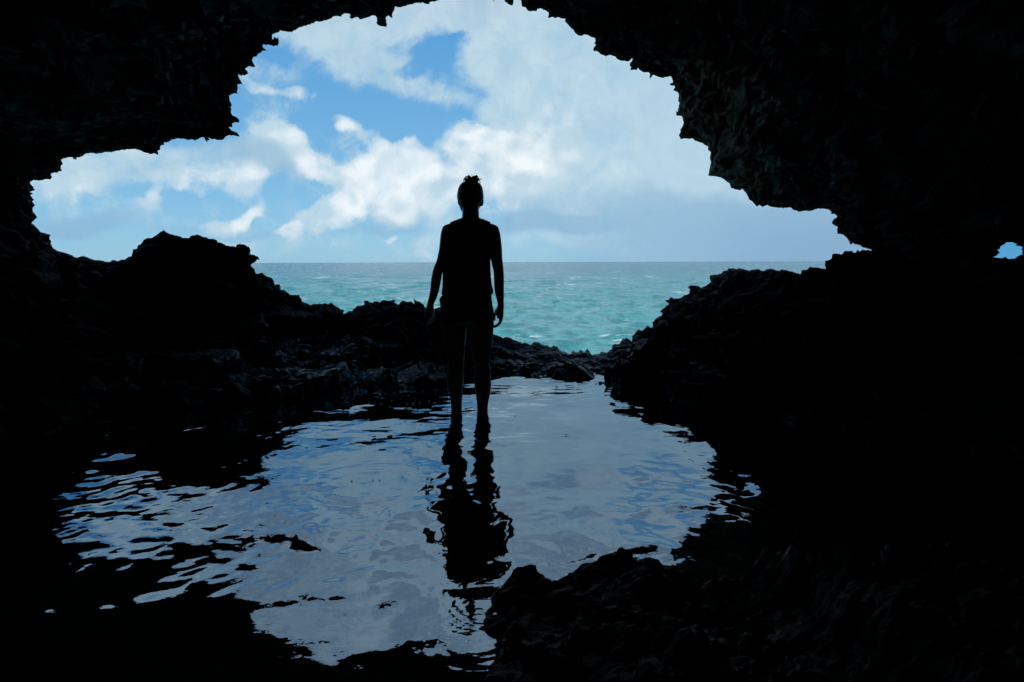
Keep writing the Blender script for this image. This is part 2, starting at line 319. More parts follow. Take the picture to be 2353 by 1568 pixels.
# densify, with a little fractal crumble between the traced points
nx = np.roll(OUT, -1, 0); L = np.linalg.norm(nx - OUT, axis=1)
pts = []
rs = np.random.RandomState(3)
for p, q, l in zip(OUT, nx, L):
    n = max(1, int(round(l / 3.0)))
    t = np.arange(n) / n
    seg_ = p + (q - p) * t[:, None]
    d = (q - p) / max(l, 1e-6); nrm = np.array([-d[1], d[0]])
    b = rs.normal(size=n) * .55 * np.minimum(1, l / 14)
    b = b + np.convolve(rs.normal(size=n + 4), np.ones(5) / 5, 'valid')[:n] * 1.6 * np.minimum(1, l / 14)
    b *= np.sin(np.pi * t) ** .5
    pts.append(seg_ + nrm * b[:, None])
OP = np.concatenate(pts); N = len(OP)
arc = np.concatenate([[0], np.cumsum(np.linalg.norm(np.diff(OP, axis=0), axis=1))])
TOT = arc[-1] + np.linalg.norm(OP[0] - OP[-1])

HUB = (0, -5, 1.5)
# (outline point), depth, inner profile P1 P2 P3, outer profile Q1 Q2 Q3
def up_(x): return [(x * .9, 8.6, 6.0), (x, 6, 7.5), (x, -6, 7.5)]
KEYS = [
 ((75, 470), 6.0, [(-4.3, 5.0, 1.35), (-4.3, 2.5, 1.5), (-3.5, -1, 1.6)], [(-5.2, 6.8, 1.6), (-8, 7, 1.8), (-9, -2, 2)]),
 ((105, 545), 6.0, [tuple(W(140, 655, 4.7)), tuple(W(-60, 1000, 3.9)), (-3.5, 1, -.4)], [(-5.0, 7.0, .4), (-7.5, 7.8, -3), (-8, 6, -9)]),
 ((250, 595), 6.1, [tuple(W(235, 730, 5.1)), tuple(W(200, 958, 4.25)), (-2.2, 2.5, -.5)], None),
 ((375, 530), 6.2, [tuple(W(385, 740, 5.5)), tuple(W(400, 938, 4.6)), (-1.8, 3, -.5)], None),
 ((520, 565), 6.2, [tuple(W(560, 760, 5.5)), tuple(W(590, 918, 4.85)), (-1.2, 3.2, -.5)], None),
 ((597, 600), 6.25, [tuple(W(620, 770, 5.6)), tuple(W(650, 907, 5.0)), (-1.0, 3.3, -.5)], None),
 ((650, 665), 6.5, [tuple(W(680, 790, 5.7)), tuple(W(700, 895, 5.25)), (-.8, 3.5, -.5)], None),
 ((790, 715), 6.7, [tuple(W(800, 800, 6.0)), tuple(W(800, 882, 5.5)), (-.6, 3.6, -.5)], None),
 ((930, 692), 6.7, [tuple(W(940, 790, 6.1)), tuple(W(940, 870, 5.75)), (-.3, 3.7, -.5)], None),
 ((1042, 729), 6.7, [tuple(W(1060, 800, 6.4)), tuple(W(1070, 856, 6.05) - (0, 0, .03)), (0, 3.8, -.5)], None),
 ((1190, 785), 6.9, [tuple(W(1180, 825, 6.55)), tuple(W(1185, 849, 6.22)), (.2, 3.8, -.5)], None),
 ((1330, 808), 6.7, [tuple(W(1320, 846, 6.15)), tuple(W(1310, 876, 5.62)), (.4, 3.7, -.5)], None),
 ((1400, 795), 6.8, [tuple(W(1400, 845, 6.0)), tuple(W(1400, 890, 5.35)), (.6, 3.4, -.5)], None),
 ((1500, 720), 7.3, [tuple(W(1470, 820, 6.0)), tuple(W(1445, 907, 5.05)), (.9, 3.2, -.5)], None),
 ((1640, 620), 7.1, [tuple(W(1600, 780, 5.6)), tuple(W(1600, 938, 4.65)), (1.2, 3, -.5)], None),
 ((1700, 615), 5.7, [tuple(W(1680, 790, 5.0)), tuple(W(1690, 948, 4.45)), (1.4, 2.8, -.5)], None),
 ((1800, 618), 4.9, [tuple(W(1790, 800, 4.6)), tuple(W(1800, 962, 4.25)), (1.6, 2.6, -.5)], None),
 ((1900, 600), 4.6, [tuple(W(1930, 800, 4.25)), tuple(W(1950, 982, 3.98)), (2.2, 2.2, -.4)], None),
 ((2005, 574), 4.9, [tuple(W(2150, 690, 4.3)), tuple(W(2300, 930, 3.7)), (3.3, 1.5, .2)], [(4.6, 6.8, .9), (6.5, 8, 0), (8, 4, -9)]),
 ((1960, 560), 5.6, [tuple(W(2150, 500, 4.9)), (4.0, 2.5, 1.9), (3.6, -1, 2)], [(4.6, 6.8, 1.6), (7, 8, 3), (9, -2, 3)]),
 ((1740, 475), 7.3, [tuple(W(1860, 330, 6.0)), tuple(W(2200, 60, 4.0)), (3.2, 0, 3)], [(4.2, 8.2, 3.0), (7, 7, 5.5), (8, -2, 5)]),
 ((1640, 400), 7.8, [tuple(W(1800, 250, 6.5)), tuple(W(2050, 0, 4.6)), (2.5, 0, 3.2)], [(3.6, 8.6, 4.6), (6, 7, 7), (6, -4, 7)]),
 ((1560, 250), 8.0, [tuple(W(1700, 120, 7)), tuple(W(1850, -100, 5)), (1.8, 0, 3.3)], up_(3.5)),
 ((1365, 90), 8.3, [tuple(W(1440, 0, 7.4)), tuple(W(1500, -200, 5)), (1, 0, 3.4)], up_(2)),
 ((1060, -8), 8.35, [tuple(W(1060, -80, 7.5)), tuple(W(1060, -300, 5)), (0, 0, 3.4)], up_(0)),
 ((800, 45), 8.1, [tuple(W(760, -10, 7.4)), tuple(W(680, -200, 5)), (-.8, 0, 3.3)], up_(-2)),
 ((640, 85), 7.9, [tuple(W(560, 30, 7.2)), tuple(W(430, -100, 5)), (-1.5, 0, 3.2)], up_(-3)),
 ((560, 200), 7.6, [tuple(W(440, 150, 7.0)), tuple(W(200, 0, 4.8)), (-2.3, 0, 3)], up_(-4)),
 ((550, 310), 7.5, [tuple(W(420, 250, 6.9)), tuple(W(150, 130, 4.7)), (-2.8, 0, 2.6)], up_(-4.6)),
 ((365, 350), 7.2, [tuple(W(260, 300, 6.6)), tuple(W(30, 180, 4.6)), (-3, 0, 2.5)], [(-5, 8.2, 4.5), (-6, 7, 7), (-6, -4, 7)]),
 ((150, 365), 6.8, [tuple(W(60, 330, 6.2)), tuple(W(-150, 260, 4.4)), (-3.2, 0, 2.2)], [(-5.6, 7.6, 3), (-7.5, 7, 5), (-8, -2, 5)]),
 ((78, 415), 6.3, [(-4.4, 5.4, 1.9), (-4.2, 3, 1.9), (-3.4, -.5, 1.9)], [(-5.6, 7.2, 2.2), (-8, 7, 3), (-9, -2, 3)]),
]
kd = []
for (kp, D, Pn, Qn) in KEYS:
    i = int(np.argmin(((OP - kp) ** 2).sum(1)))
    if Qn is None:
        p0 = W(kp[0], kp[1], D)
        Qn = [tuple(p0 + (0, .9, -.9)), tuple(p0 * (1.1, 1, 1) + (0, 2.4, -4.5)), tuple(p0 * (1.3, 1, 1) + (0, 2.8, -9.5))]
    kd.append((arc[i], D, np.array(Pn), np.array(Qn)))
kd.sort(key=lambda t: t[0])
ka = np.array([k_[0] for k_ in kd]); kD = np.array([k_[1] for k_ in kd])
kP = np.array([k_[2] for k_ in kd]); kQ = np.array([k_[3] for k_ in kd])
def per_interp(vals):
    x = np.concatenate([ka - TOT, ka, ka + TOT]); y = np.concatenate([vals] * 3)
    return np.interp(arc, x, y)
def per_smooth(y, sig):
    n = len(y); r = int(sig * 3); ker = np.exp(-.5 * (np.arange(-r, r + 1) / sig) ** 2); ker /= ker.sum()
    yy = np.concatenate([y[-r:], y, y[:r]]); return np.convolve(yy, ker, 'valid')
Dt = per_smooth(per_interp(kD), 12)
PI = np.zeros((3, N, 3)); QI = np.zeros((3, N, 3))
for a in range(3):
    for b in range(3):
        PI[a, :, b] = per_smooth(per_interp(kP[:, a, b]), 22)
        QI[a, :, b] = per_smooth(per_interp(kQ[:, a, b]), 22)
P0 = W(OP[:, 0], OP[:, 1], Dt)
P0m = np.stack([per_smooth(P0[:, b], 5) for b in range(3)], 1)
P0s = np.stack([per_smooth(P0[:, b], 24) for b in range(3)], 1)
dF = P0 - P0m; dM = P0m - P0s
def profile(ctrl, counts, power0=1.6):
    rows = []; pts_ = [ctrl[0] * 2 - ctrl[1]] + ctrl + [ctrl[-1] * 2 - ctrl[-2]]
    for k_, n in enumerate(counts):
        a, b, c, d = pts_[k_], pts_[k_ + 1], pts_[k_ + 2], pts_[k_ + 3]
        for i in range(n):
            t = i / n
            if k_ == 0: t = t ** power0
            rows.append(.5 * ((2 * b) + (c - a) * t + (2 * a - 5 * b + 4 * c - d) * t * t + (3 * b - a - 3 * c + d) * t ** 3))
    rows.append(ctrl[-1]); return np.array(rows)
fl = PI[2][:, 2] < -.2
P4 = np.where(fl[:, None], np.stack([PI[2][:, 0], 0 * fl - 1.5, 0 * fl - .8], 1), PI[2] * .5 + .5 * np.array(HUB))
P4 = np.stack([per_smooth(P4[:, b], 30) for b in range(3)], 1)
PI[2][:, 2] = np.where(fl, PI[2][:, 2] - .2, PI[2][:, 2])
hub = np.tile(np.array(HUB, float), (N, 1)); hub += .15 * (PI[2] - hub)
RI = profile([P0s, PI[0], PI[1], PI[2], P4, hub], [46, 46, 22, 8, 4])
hub2 = np.tile(np.array([0, -12, 3.0]), (N, 1)); low = QI[2][:, 2] < -3
RE = profile([P0s, QI[0], QI[1], QI[2]], [16, 8, 6], 1.3)
# picture-plane mask of the mouth, to keep displaced rock from hiding its traced edge
MH, MW, MO = 1000, 2400, 40
mask = np.zeros((MH + MO, MW), bool)
X1, Y1 = OP[:, 0], OP[:, 1]; X2, Y2 = np.roll(X1, -1), np.roll(Y1, -1)
for r_ in range(-MO, MH):
    c = (Y1 <= r_ + .5) != (Y2 <= r_ + .5)
    xs = np.sort(X1[c] + (r_ + .5 - Y1[c]) / (Y2[c] - Y1[c]) * (X2[c] - X1[c]))
    for a_, b_ in zip(xs[::2], xs[1::2]): mask[r_ + MO, max(0, int(a_)):max(0, int(b_))] = True
def in_mouth(P):
    r_ = P - CAM; d_ = r_ @ FW; ok = d_ > .5; d_ = np.where(ok, d_, 1)
    ix = (1176.5 + F * (r_ @ RT) / d_).astype(int); iy = (784 - F * (r_ @ UP) / d_).astype(int) + MO
    ok &= (ix >= 0) & (ix < MW) & (iy >= 0) & (iy < MH + MO)
    return ok & mask[np.clip(iy, 0, MH + MO - 1), np.clip(ix, 0, MW - 1)]
lipw = np.exp(-((OP[:, 0] - 1290) / 190) ** 4) * (OP[:, 1] > 700)
lipw = per_smooth(lipw, 10)
def dress(Rw, ext):
    step = np.linalg.norm(np.diff(Rw, axis=0), axis=2); d = np.concatenate([np.zeros((1, N)), np.cumsum(step, 0)])
    lF = np.exp(-d / .10); lM = np.exp(-(d / .45) ** 1.2)
    for _ in range(6):
        out = Rw + dF[None] * lF[..., None] + dM[None] * lM[..., None]
        bad = in_mouth(out.reshape(-1, 3)).reshape(d.shape)
        lF = np.where(bad, lF + (1 - lF) * .5, lF); lM = np.where(bad, lM + (1 - lM) * .5, lM)
    P = out.reshape(-1, 3); dd = d.reshape(-1); B0 = P.copy()
    w, w2 = rock_disp(P)
    lo = fbm3(P, .55, 2); mid = fbm3(P, 1.7, 3, .55); hi = fbm3(P, 8, 4, .62)
    e = np.exp
    P = P + lo * (.16 * (1 - e(-dd / 1.2)))[:, None] + mid * (.20 * (1 - e(-dd / .5)))[:, None]
    P = P + hi * (.034 * (1 - e(-dd / .12)))[:, None]
    # knobs: push along local outward-from-solid direction (towards the cave axis)
    ax = np.stack([P[:, 0] * 0, np.clip(P[:, 1], 0, 5), P[:, 2] * 0 + .9], 1) - P
    ax /= np.linalg.norm(ax, axis=1)[:, None] + 1e-6
    kn = (.5 - w) * .17 * (1 - e(-dd / .25)) + (.5 - w2) * .075 * (1 - e(-dd / .06))
    st_ = fbm(P * (.7, .7, 5.5) + 3 * lo * .1, 1.0, 3, .55)
    kn = kn + .16 * st_ * (1 - e(-dd / .3))
    P = P + ax * kn[:, None] * (-1 if ext else 1)
    D_ = P - B0; kf = 1 - .6 * np.tile(lipw, len(Rw))
    for _ in range(7):
        bad = in_mouth(B0 + D_ * kf[:, None]); kf[bad] *= .6
    kf[in_mouth(B0 + D_ * kf[:, None])] = 0
    return B0 + D_ * kf[:, None], d
VI, dI = dress(RI, False)
VE, dE = dress(RE, True)
nI = len(RI); nE = len(RE)
VI = VI.reshape(nI, N, 3); VE = VE.reshape(nE, N, 3); VE[0] = VI[0]
ALL = np.concatenate([VE[:0:-1], VI])          # outer end ... rim ... inner hub
rimrow = nE - 1
FC = grid_faces(len(ALL), N, wrap=True)
AV = ALL.reshape(-1, 3)
frow = FC[:, 0] // N; fcol = FC[:, 0] % N
# the little window in the right-hand wall
WIN = np.array(seg([(1340,985),(1460,940),(1475,925),(1460,880),(1555,880),(1545,850),(1510,810),(1455,768),(1500,765),(1530,775),(1580,710),(1562,680),(1650,630),(1710,605),(1760,545),(1850,535),(1980,545),(2000,575),(2140,605),(2060,660),(2190,655),(2290,705),(2235,780),(2300,805),(2255,840),(2290,940),(2265,945),(2300,978),(2200,970),(2130,980),(2080,1025),(2030,1055),(1970,1070),(1915,1062),(1870,1072),(1810,1075),(1760,1030),(1690,1015),(1665,1060),(1560,1048),(1400,1020)], 3800, 900, 7.84))
WC = WIN.mean(0)
fc = AV[FC].mean(1); rel = fc - CAM; dep = rel @ FW
sx = 1176.5 + F * (rel @ RT) / np.maximum(dep, .01); sy = 784 - F * (rel @ UP) / np.maximum(dep, .01)
ell = ((sx - WC[0]) / 34) ** 2 + ((sy - WC[1]) / 24) ** 2
ell = np.where(dep > .3, ell, 99)
cut = (ell < 1.6) | ((frow < rimrow) & (ell < 12))
nearrim = np.abs(frow - rimrow) < 34
q4 = AV[FC[nearrim]]
hit = in_mouth(q4.mean(1))
for i_ in range(4): hit |= in_mouth((q4[:, i_] * .5 + q4[:, (i_ + 1) % 4] * .5) * .9 + q4.mean(1) * .1)
cut[np.flatnonzero(nearrim)[hit]] = True
FC = FC[~cut]; frow = frow[~cut]; fcol = fcol[~cut]
near_win = np.linalg.norm(WC - np.stack([sx, sy], 1), axis=1)[~cut]

def col_of(px, py): return int(np.argmin(((OP - (px, py)) ** 2).sum(1)))
cA = col_of(2015, 573)      # tip, roof / right ledge
cB = col_of(1428, 790)      # right ledge / lip
cC = col_of(1120, 765)      # lip / middle ledge
cD = col_of(640, 655)       # ledge / outcrop
cE = col_of(212, 596)       # outcrop / left wall
inner_floor = frow > rimrow + 46 + 46 + 6
below = (fcol >= cA) & (fcol < cE)
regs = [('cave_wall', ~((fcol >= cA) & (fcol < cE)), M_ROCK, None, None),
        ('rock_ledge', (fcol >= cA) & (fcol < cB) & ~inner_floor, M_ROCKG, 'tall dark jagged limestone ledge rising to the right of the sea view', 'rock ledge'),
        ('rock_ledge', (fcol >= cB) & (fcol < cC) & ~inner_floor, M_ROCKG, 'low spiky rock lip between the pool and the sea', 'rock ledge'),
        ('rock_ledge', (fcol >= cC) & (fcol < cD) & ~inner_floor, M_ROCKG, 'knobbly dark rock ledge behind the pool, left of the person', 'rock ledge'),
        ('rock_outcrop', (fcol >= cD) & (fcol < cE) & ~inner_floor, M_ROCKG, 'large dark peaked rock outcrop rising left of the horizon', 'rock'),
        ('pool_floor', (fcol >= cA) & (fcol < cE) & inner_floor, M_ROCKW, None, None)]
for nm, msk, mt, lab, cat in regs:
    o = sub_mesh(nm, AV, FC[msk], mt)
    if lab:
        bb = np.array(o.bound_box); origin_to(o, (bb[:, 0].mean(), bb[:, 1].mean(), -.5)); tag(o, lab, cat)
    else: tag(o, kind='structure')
    if nm == 'cave_wall':
        # a patch of brown cobbly rock at the right of the mouth, as in the photo
        o.data.materials.append(M_ROCKB)
        f2 = FC[msk]; cc = AV[f2].mean(1); prj = np.hypot(sx - 1640, sy - 345) + 999 * (fc[:, 1] > 7.7); tgt = fc[np.argmin(prj)]
        dd = np.linalg.norm((cc - tgt) * (1.1, .6, .8), axis=1) + .35 * fbm(cc, 2.5, 3)
        o.data.polygons.foreach_set('material_index', (dd < .8).astype(np.int32)); o.data.update()
# collar of the window
k0 = []
ang = np.linspace(0, 1, 8)
WW = []
for p, q in zip(WIN, np.roll(WIN, -1, 0)):
    n = max(1, int(np.linalg.norm(q - p) / 1.2)); WW += [p + (q - p) * i / n for i in range(n)]
WW = np.array(WW); nw = len(WW)
sm = np.stack([per_smooth(WW[:, b], 5) for b in (0, 1)], 1)
rings = []
iwall = fc[np.argmin(np.where(dep > .3, np.hypot(sx - WC[0], sy - WC[1]) + (fc[:, 1] > 7) * 999, 9e9))]
Yi = float(iwall[1])
for Yk, scl, det in ((Yi - .25, 2.6, 0), (Yi + .05, 1.7, .2), (Yi + .45, 1.15, .6), (Yi + .75, 1.0, 1), (Yi + 1.0, 1.12, .8), (Yi + 1.6, 1.8, .2), (Yi + 4.5, 4.0, 0)):
    q = WC + ((WW - sm) * det + (sm - WC)) * scl
    rings.append(W(q[:, 0], q[:, 1], Yk))
RV = np.array(rings)
# the collar lies in the rock of the wall; join rows finely
fine = profile([RV[i] for i in range(len(RV))], [5, 5, 5, 5, 5, 5], 1)
fv_ = fine.reshape(-1, 3); jit = fbm3(fv_, 9, 3, .6) * .03
hold = np.clip(np.abs(np.repeat(np.arange(len(fine)), nw) - 15) / 9, .05, 1) ** 1.5
fv_ = fv_ + jit * hold[:, None]
tag(mesh_obj('cave_wall', fv_, grid_faces(len(fine), nw, True), M_ROCK), kind='structure')

# ------------------------------------------------------------------ pool water
def crestY(az):
    low_ = slice(cA, cE); a = P0s[low_, 0] / P0s[low_, 1]; D_ = Dt[low_]; i = np.argsort(a)
    return np.interp(az, a[i], D_[i])
ys = [0.15]
while ys[-1] < 7.6: ys.append(ys[-1] + .006 + .0021 * ys[-1])
ys = np.concatenate([np.linspace(-4, .1, 40), ys])
azs = np.linspace(-1.25, 1.25, 640)
YY, AZ = np.meshgrid(ys, azs, indexing='ij')
XX = AZ * (np.maximum(YY, 0) * .93 + .9)
wx, wy = XX.ravel(), YY.ravel()
def pool_height(x, y):
    P = np.stack([x, y, 0 * x], 1); z = 0
    wp = P + .10 * fbm3(P, 1.1, 2)
    am = fbm(P + 40, .55, 2) ; am = np.clip(.8 + 1.0 * am, .25, 1.8)           # calmer and rougher patches
    left = 1 + 1.5 * np.exp(-((x + 1.5) ** 2 / .35 + (y - 2.75) ** 2 / .6))
    calm = 1 - .4 * np.exp(-((x - .9) ** 2 / 1.0 + (y - 3.9) ** 2 / 2.5))
    z = z + (.0060) * perlin(wp * (1.5, 2.1, 1)) + (.0090) * am * perlin(wp * (3.4, 2.9, 1) + 5)
    z = z + np.clip((y - 4.3) / 1.2, 0, 1) * .0016 * perlin(P * (5, 20, 1) + 60)
    z = z + .0014 * np.exp(-((x + .23) / .35) ** 2 - ((y - 4.38) / .22) ** 2) * perlin(P * (26, 30, 1) + 80)
    z = z + .0011 * np.exp(-((x + 1.75) / .55) ** 2 - ((y - 2.7) / .6) ** 2) * (perlin(P * (20, 15, 1) + 33) + .4 * perlin(P * (38, 30, 1) + 13))
    z = z + am * left * calm * (.0036 * perlin(wp * (7.5, 5.5, 1) + 9) + .0019 * perlin(wp * (17, 13, 1) + 3) + .00020 * perlin(P * (42, 34, 1)))
    return z * (1 + .5 * np.clip((y - 4.2) / 1.2, 0, 1))
hz = pool_height(wx, wy)
def on_water(px, py):
    d = ray(px, py); t = -CAMH / d[2]; return CAM + d * t
def ring(px, py, rad, lam, amp, wid=None, dec=3.0, x=None, y=None):
    global hz
    c = on_water(px, py) if x is None else (x, y)
    r = np.hypot(wx - c[0], wy - c[1]); wid = wid or rad * .35
    env = np.exp(-((r - rad) / wid) ** 2)
    hz = hz + amp * env * np.cos((r - rad) * 2 * math.pi / lam)
ring(845, 1108, .27, .05, .0009, .03); ring(845, 1108, .20, .05, .0003, .03); ring(845, 1108, .15, .05, .00006, .1)
ring(1265, 893, .13, .035, .0004, .07); ring(1160, 882, .12, .03, .0004, .08)
ring(1048, 938, .06, .030, .0011, .05); ring(1108, 941, .06, .030, .0011, .05)
ring(1215, 872, .10, .03, .0004, .06)
ring(1165, 1370, .17, .028, .00035, .05); ring(1110, 1400, .10, .024, .0004, .05)
ring(1480, 1255, .10, .03, .0002, .05); ring(1240, 1232, .22, .05, .00025, .05)
ring(1105, 1470, .12, .03, .0003, .05); ring(1690, 1193, .03, .012, .0004, .012)
ring(980, 1090, .07, .05, .0005, .07)
WVt = np.stack([wx, wy, hz], 1)
WF = grid_faces(len(ys), len(azs))
cw = WVt[WF].mean(1)
keep = cw[:, 1] < crestY(cw[:, 0] / np.maximum(cw[:, 1], .5)) - .12
keep &= (np.abs(cw[:, 0]) < 5.0)
mt, g, b = new_mat('pool_water')
b.inputs['Base Color'].default_value = (.003, .004, .004, 1); b.inputs['Roughness'].default_value = .6; b.inputs['Specular IOR Level'].default_value = 0
P = g.n('ShaderNodeNewGeometry').outputs['Position']
bp = g.n('ShaderNodeBump'); bp.inputs['Strength'].default_value = .25; bp.inputs['Distance'].default_value = .0015
g.put(bp.inputs['Height'], g.noise(P, 30, 2, .4))
gl = g.n('ShaderNodeBsdfGlossy'); gl.inputs['Color'].default_value = (.69, .87, 1, 1); gl.inputs['Roughness'].default_value = .012
fr_ = g.n('ShaderNodeFresnel'); fr_.inputs['IOR'].default_value = 3.5
for nd in (gl, fr_): g.put(nd.inputs['Normal'], bp.outputs[0])
ms = g.n('ShaderNodeMixShader'); g.put(ms.inputs[0], fr_.outputs[0]); g.put(ms.inputs[1], b.outputs[0]); g.put(ms.inputs[2], gl.outputs[0])
g.put(g.t.nodes['Material Output'].inputs[0], ms.outputs[0])
M_WATER = mt
tag(sub_mesh('pool_water', WVt, WF[keep], M_WATER), kind='structure')

# ------------------------------------------------------------------ sea
SEA = -6.0
rows = np.geomspace(9, 16000, 560); az = np.linspace(-1.6, 1.6, 620)
rr, aa = np.meshgrid(rows, az, indexing='ij'); sxx = (rr * aa).ravel(); syy = rr.ravel()
rsn = np.random.RandomState(11); z = np.zeros_like(sxx); cell = syy * .0134
for i in range(90):
    lam = 1.6 * (22 / 1.6) ** rsn.rand(); th = rsn.normal() * .75 + math.pi * .5 + .3
    a = .0085 * lam ** .85; kx, ky = math.cos(th) * 2 * math.pi / lam, math.sin(th) * 2 * math.pi / lam
    ph = sxx * kx + syy * ky + rsn.rand() * 6.28
    att = np.clip(1.6 - cell / (lam * .3), 0, 1)
    z += a * att * (1 - 2 * np.abs(np.sin(ph / 2)) if i % 3 == 0 else np.sin(ph))
z *= np.clip((14000 - syy) / 6000, 0, 1)
mt, g, b = new_mat('sea_water')
P = g.n('ShaderNodeNewGeometry').outputs['Position']
sp = g.n('ShaderNodeSeparateXYZ'); g.put(sp.inputs[0], P)
Ps = g.vm('MULTIPLY', P, (1, .55, 1))
far = g.ss(sp.outputs[1], 60, 900)
patch = g.noise(Ps, .03, 4, .6)
chop = g.noise(Ps, .55, 6, .62, .4)
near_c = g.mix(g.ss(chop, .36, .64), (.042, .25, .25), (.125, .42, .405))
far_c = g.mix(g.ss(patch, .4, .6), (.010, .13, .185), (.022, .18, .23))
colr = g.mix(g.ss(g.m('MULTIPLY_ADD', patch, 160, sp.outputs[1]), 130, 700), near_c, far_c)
foam = g.ss(g.m('MULTIPLY', g.noise(Ps, .09, 3, .5), g.noise(g.vm('MULTIPLY', P, (.5, 1, 1)), .9, 6, .7)), .335, .38)
weed = g.m('MULTIPLY', g.ss(g.noise(g.vm('MULTIPLY', P, (1, .35, 1)), .035, 5, .65), .66, .72), g.ss(sp.outputs[1], 180, 300))
for (px_, py_, lx_, ly_) in ((1333, 652, 6, 5), (1272, 635, 6, 9), (1450, 648, 5, 5), (1500, 636, 6, 10), (1192, 668, 3, 3), (868, 660, 3, 3), (690, 655, 3, 3)):
    d_ = ray(px_, py_); t_ = (SEA - CAMH) / d_[2]; q_ = CAM + d_ * t_
    e_ = g.vm('LENGTH', g.vm('MULTIPLY', g.vm('SUBTRACT', P, tuple(q_)), (1 / lx_, 1 / ly_, 0)), out='Value')
    foam = g.m('MAXIMUM', foam, g.m('MULTIPLY', g.ss(e_, 1.0, .2), g.ss(g.noise(g.vm('MULTIPLY', P, (.4, 1, 1)), 1.1, 4, .6), .47, .60)))
colr = g.mix(g.m('MULTIPLY', foam, .75), colr, (.75, .82, .82))
colr = g.mix(g.m('MULTIPLY', weed, .5), colr, (.30, .22, .12))
g.put(b.inputs['Base Color'], colr); b.inputs['Roughness'].default_value = .22; b.inputs['IOR'].default_value = 1.33
b.inputs['Specular IOR Level'].default_value = .14
bp = g.n('ShaderNodeBump'); bp.inputs['Strength'].default_value = 1.0; bp.inputs['Distance'].default_value = .35
g.put(bp.inputs['Height'], g.m('MULTIPLY_ADD', g.noise(Ps, 2.2, 4, .6), .35, chop)); g.put(b.inputs['Normal'], bp.outputs[0])
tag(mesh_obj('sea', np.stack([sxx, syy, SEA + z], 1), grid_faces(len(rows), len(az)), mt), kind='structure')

# ------------------------------------------------------------------ foreground rock and loose rocks
CR = [((1060,1500),-.12),((1092,1450),-.03),((1110,1395),.02),((1150,1345),.05),((1185,1305),.075),((1215,1304),.068),((1260,1314),.062),((1310,1298),.08),((1370,1272),.11),((1430,1262),.13),((1490,1270),.12),((1540,1288),.08),((1570,1315),.03),((1620,1340),.012),((1690,1336),.02),((1740,1305),.07),((1780,1262),.13),((1830,1240),.20),((1900,1238),.24),((2000,1242),.27),((2150,1246),.30),((2353,1235),.33),((2700,1200),.5)]
cpts = []
for (px, py), zz in CR:
    d = ray(px, py); t = (zz - CAMH) / d[2]; cpts.append(CAM + d * t)
cpts = np.array(cpts)
gx = np.linspace(-.35, 3.6, 430); gy = np.linspace(.35, 2.6, 300)
GX, GY = np.meshgrid(gx, gy); x = GX.ravel(); y = GY.ravel()
xo = np.argsort(cpts[:, 0]); yc = np.interp(x, cpts[xo, 0], cpts[xo, 1]); zc = np.interp(x, cpts[xo, 0], cpts[xo, 2])
P = np.stack([x, y, 0 * x], 1)
dyb = y - yc + .05 * fbm(P, 5, 3)
zb = zc - np.where(dyb > 0, dyb * 1.5 + 2.0 * dyb ** 2, 0)
dfr = np.clip(-dyb, 0, None); zc = zc - .015 * np.clip((x - .5) / .4, 0, 1)
zf = zc - .02 * np.sin(np.clip(dfr / .35, 0, 1) * math.pi) + np.clip(x - .9, 0, 3) * dfr * .05 - np.clip(.5 - x, 0, 2) * dfr * .08
zz = np.where(dyb > 0, zb, zf)
xl = np.interp(y, [.3, 1.2, 1.5, 1.75, 2.1], [-.04, -.10, -.16, -.12, -.05])
zz = zz - np.clip(xl - x + .05, 0, None) * 1.4
zz = zz + .022 * fbm(P, 3, 3, .55, True) + .022 * (.5 - worley(P, 11)) + .016 * fbm(P, 14, 5, .65) - .015
zz = np.clip(zz, -.6, 2)
V3 = np.stack([x, y, zz], 1)
V3 = V3 + fbm3(V3, 5, 3, .6) * .022 + fbm3(V3, 17, 4, .65) * .010
V3[:, 2] += (.5 - worley(V3, 16)) * .018
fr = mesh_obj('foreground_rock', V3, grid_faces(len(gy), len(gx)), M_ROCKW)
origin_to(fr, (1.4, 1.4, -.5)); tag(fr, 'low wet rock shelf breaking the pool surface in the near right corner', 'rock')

def boulder(px, py, w, h, dpt, label, seed, peak=0):
    c = on_water(px, py); bm = bmesh.new(); bmesh.ops.create_icosphere(bm, subdivisions=5, radius=1)
    me = bpy.data.meshes.new('boulder'); bm.to_mesh(me); bm.free()
    co = np.zeros(len(me.vertices) * 3, np.float32); me.vertices.foreach_get('co', co); co = co.reshape(-1, 3).astype(float)
    n = .34 * fbm(co + seed, .9, 3, .5)[:, None] + .10 * (.5 - worley(co + seed, 2.6))[:, None] + .05 * fbm(co + seed, 7, 3)[:, None]
    co = co * (1 + n)
    up = np.clip(co[:, 2], 0, None); co[:, 0] += peak * up; co[:, 0] *= 1 - .35 * up
    co *= (w / 2, dpt / 2, h)
    me.vertices.foreach_set('co', co.astype(np.float32).ravel()); me.materials.append(M_ROCKW)
    me.polygons.foreach_set('use_smooth', [True] * len(me.polygons)); me.update()
    o = bpy.data.objects.new('boulder', me); COL.objects.link(o); o.location = (c[0], c[1] + dpt * .3, -.015)
    tag(o, label, 'rock', 'loose rocks along the pool edge')
boulder(523, 936, .33, .15, .26, 'dark humped boulder at the left waterline below the outcrop', 3, .15)
boulder(771, 899, .20, .055, .10, 'flat dark rock in the water left of the person, the longer of two', 11)
boulder(855, 897, .13, .06, .09, 'small wet rock with a pointed top in the water, nearest the person', 19, -.2)
boulder(1090, 868, .16, .09, .14, 'rock low at the far waterline seen between the legs of the person', 27)

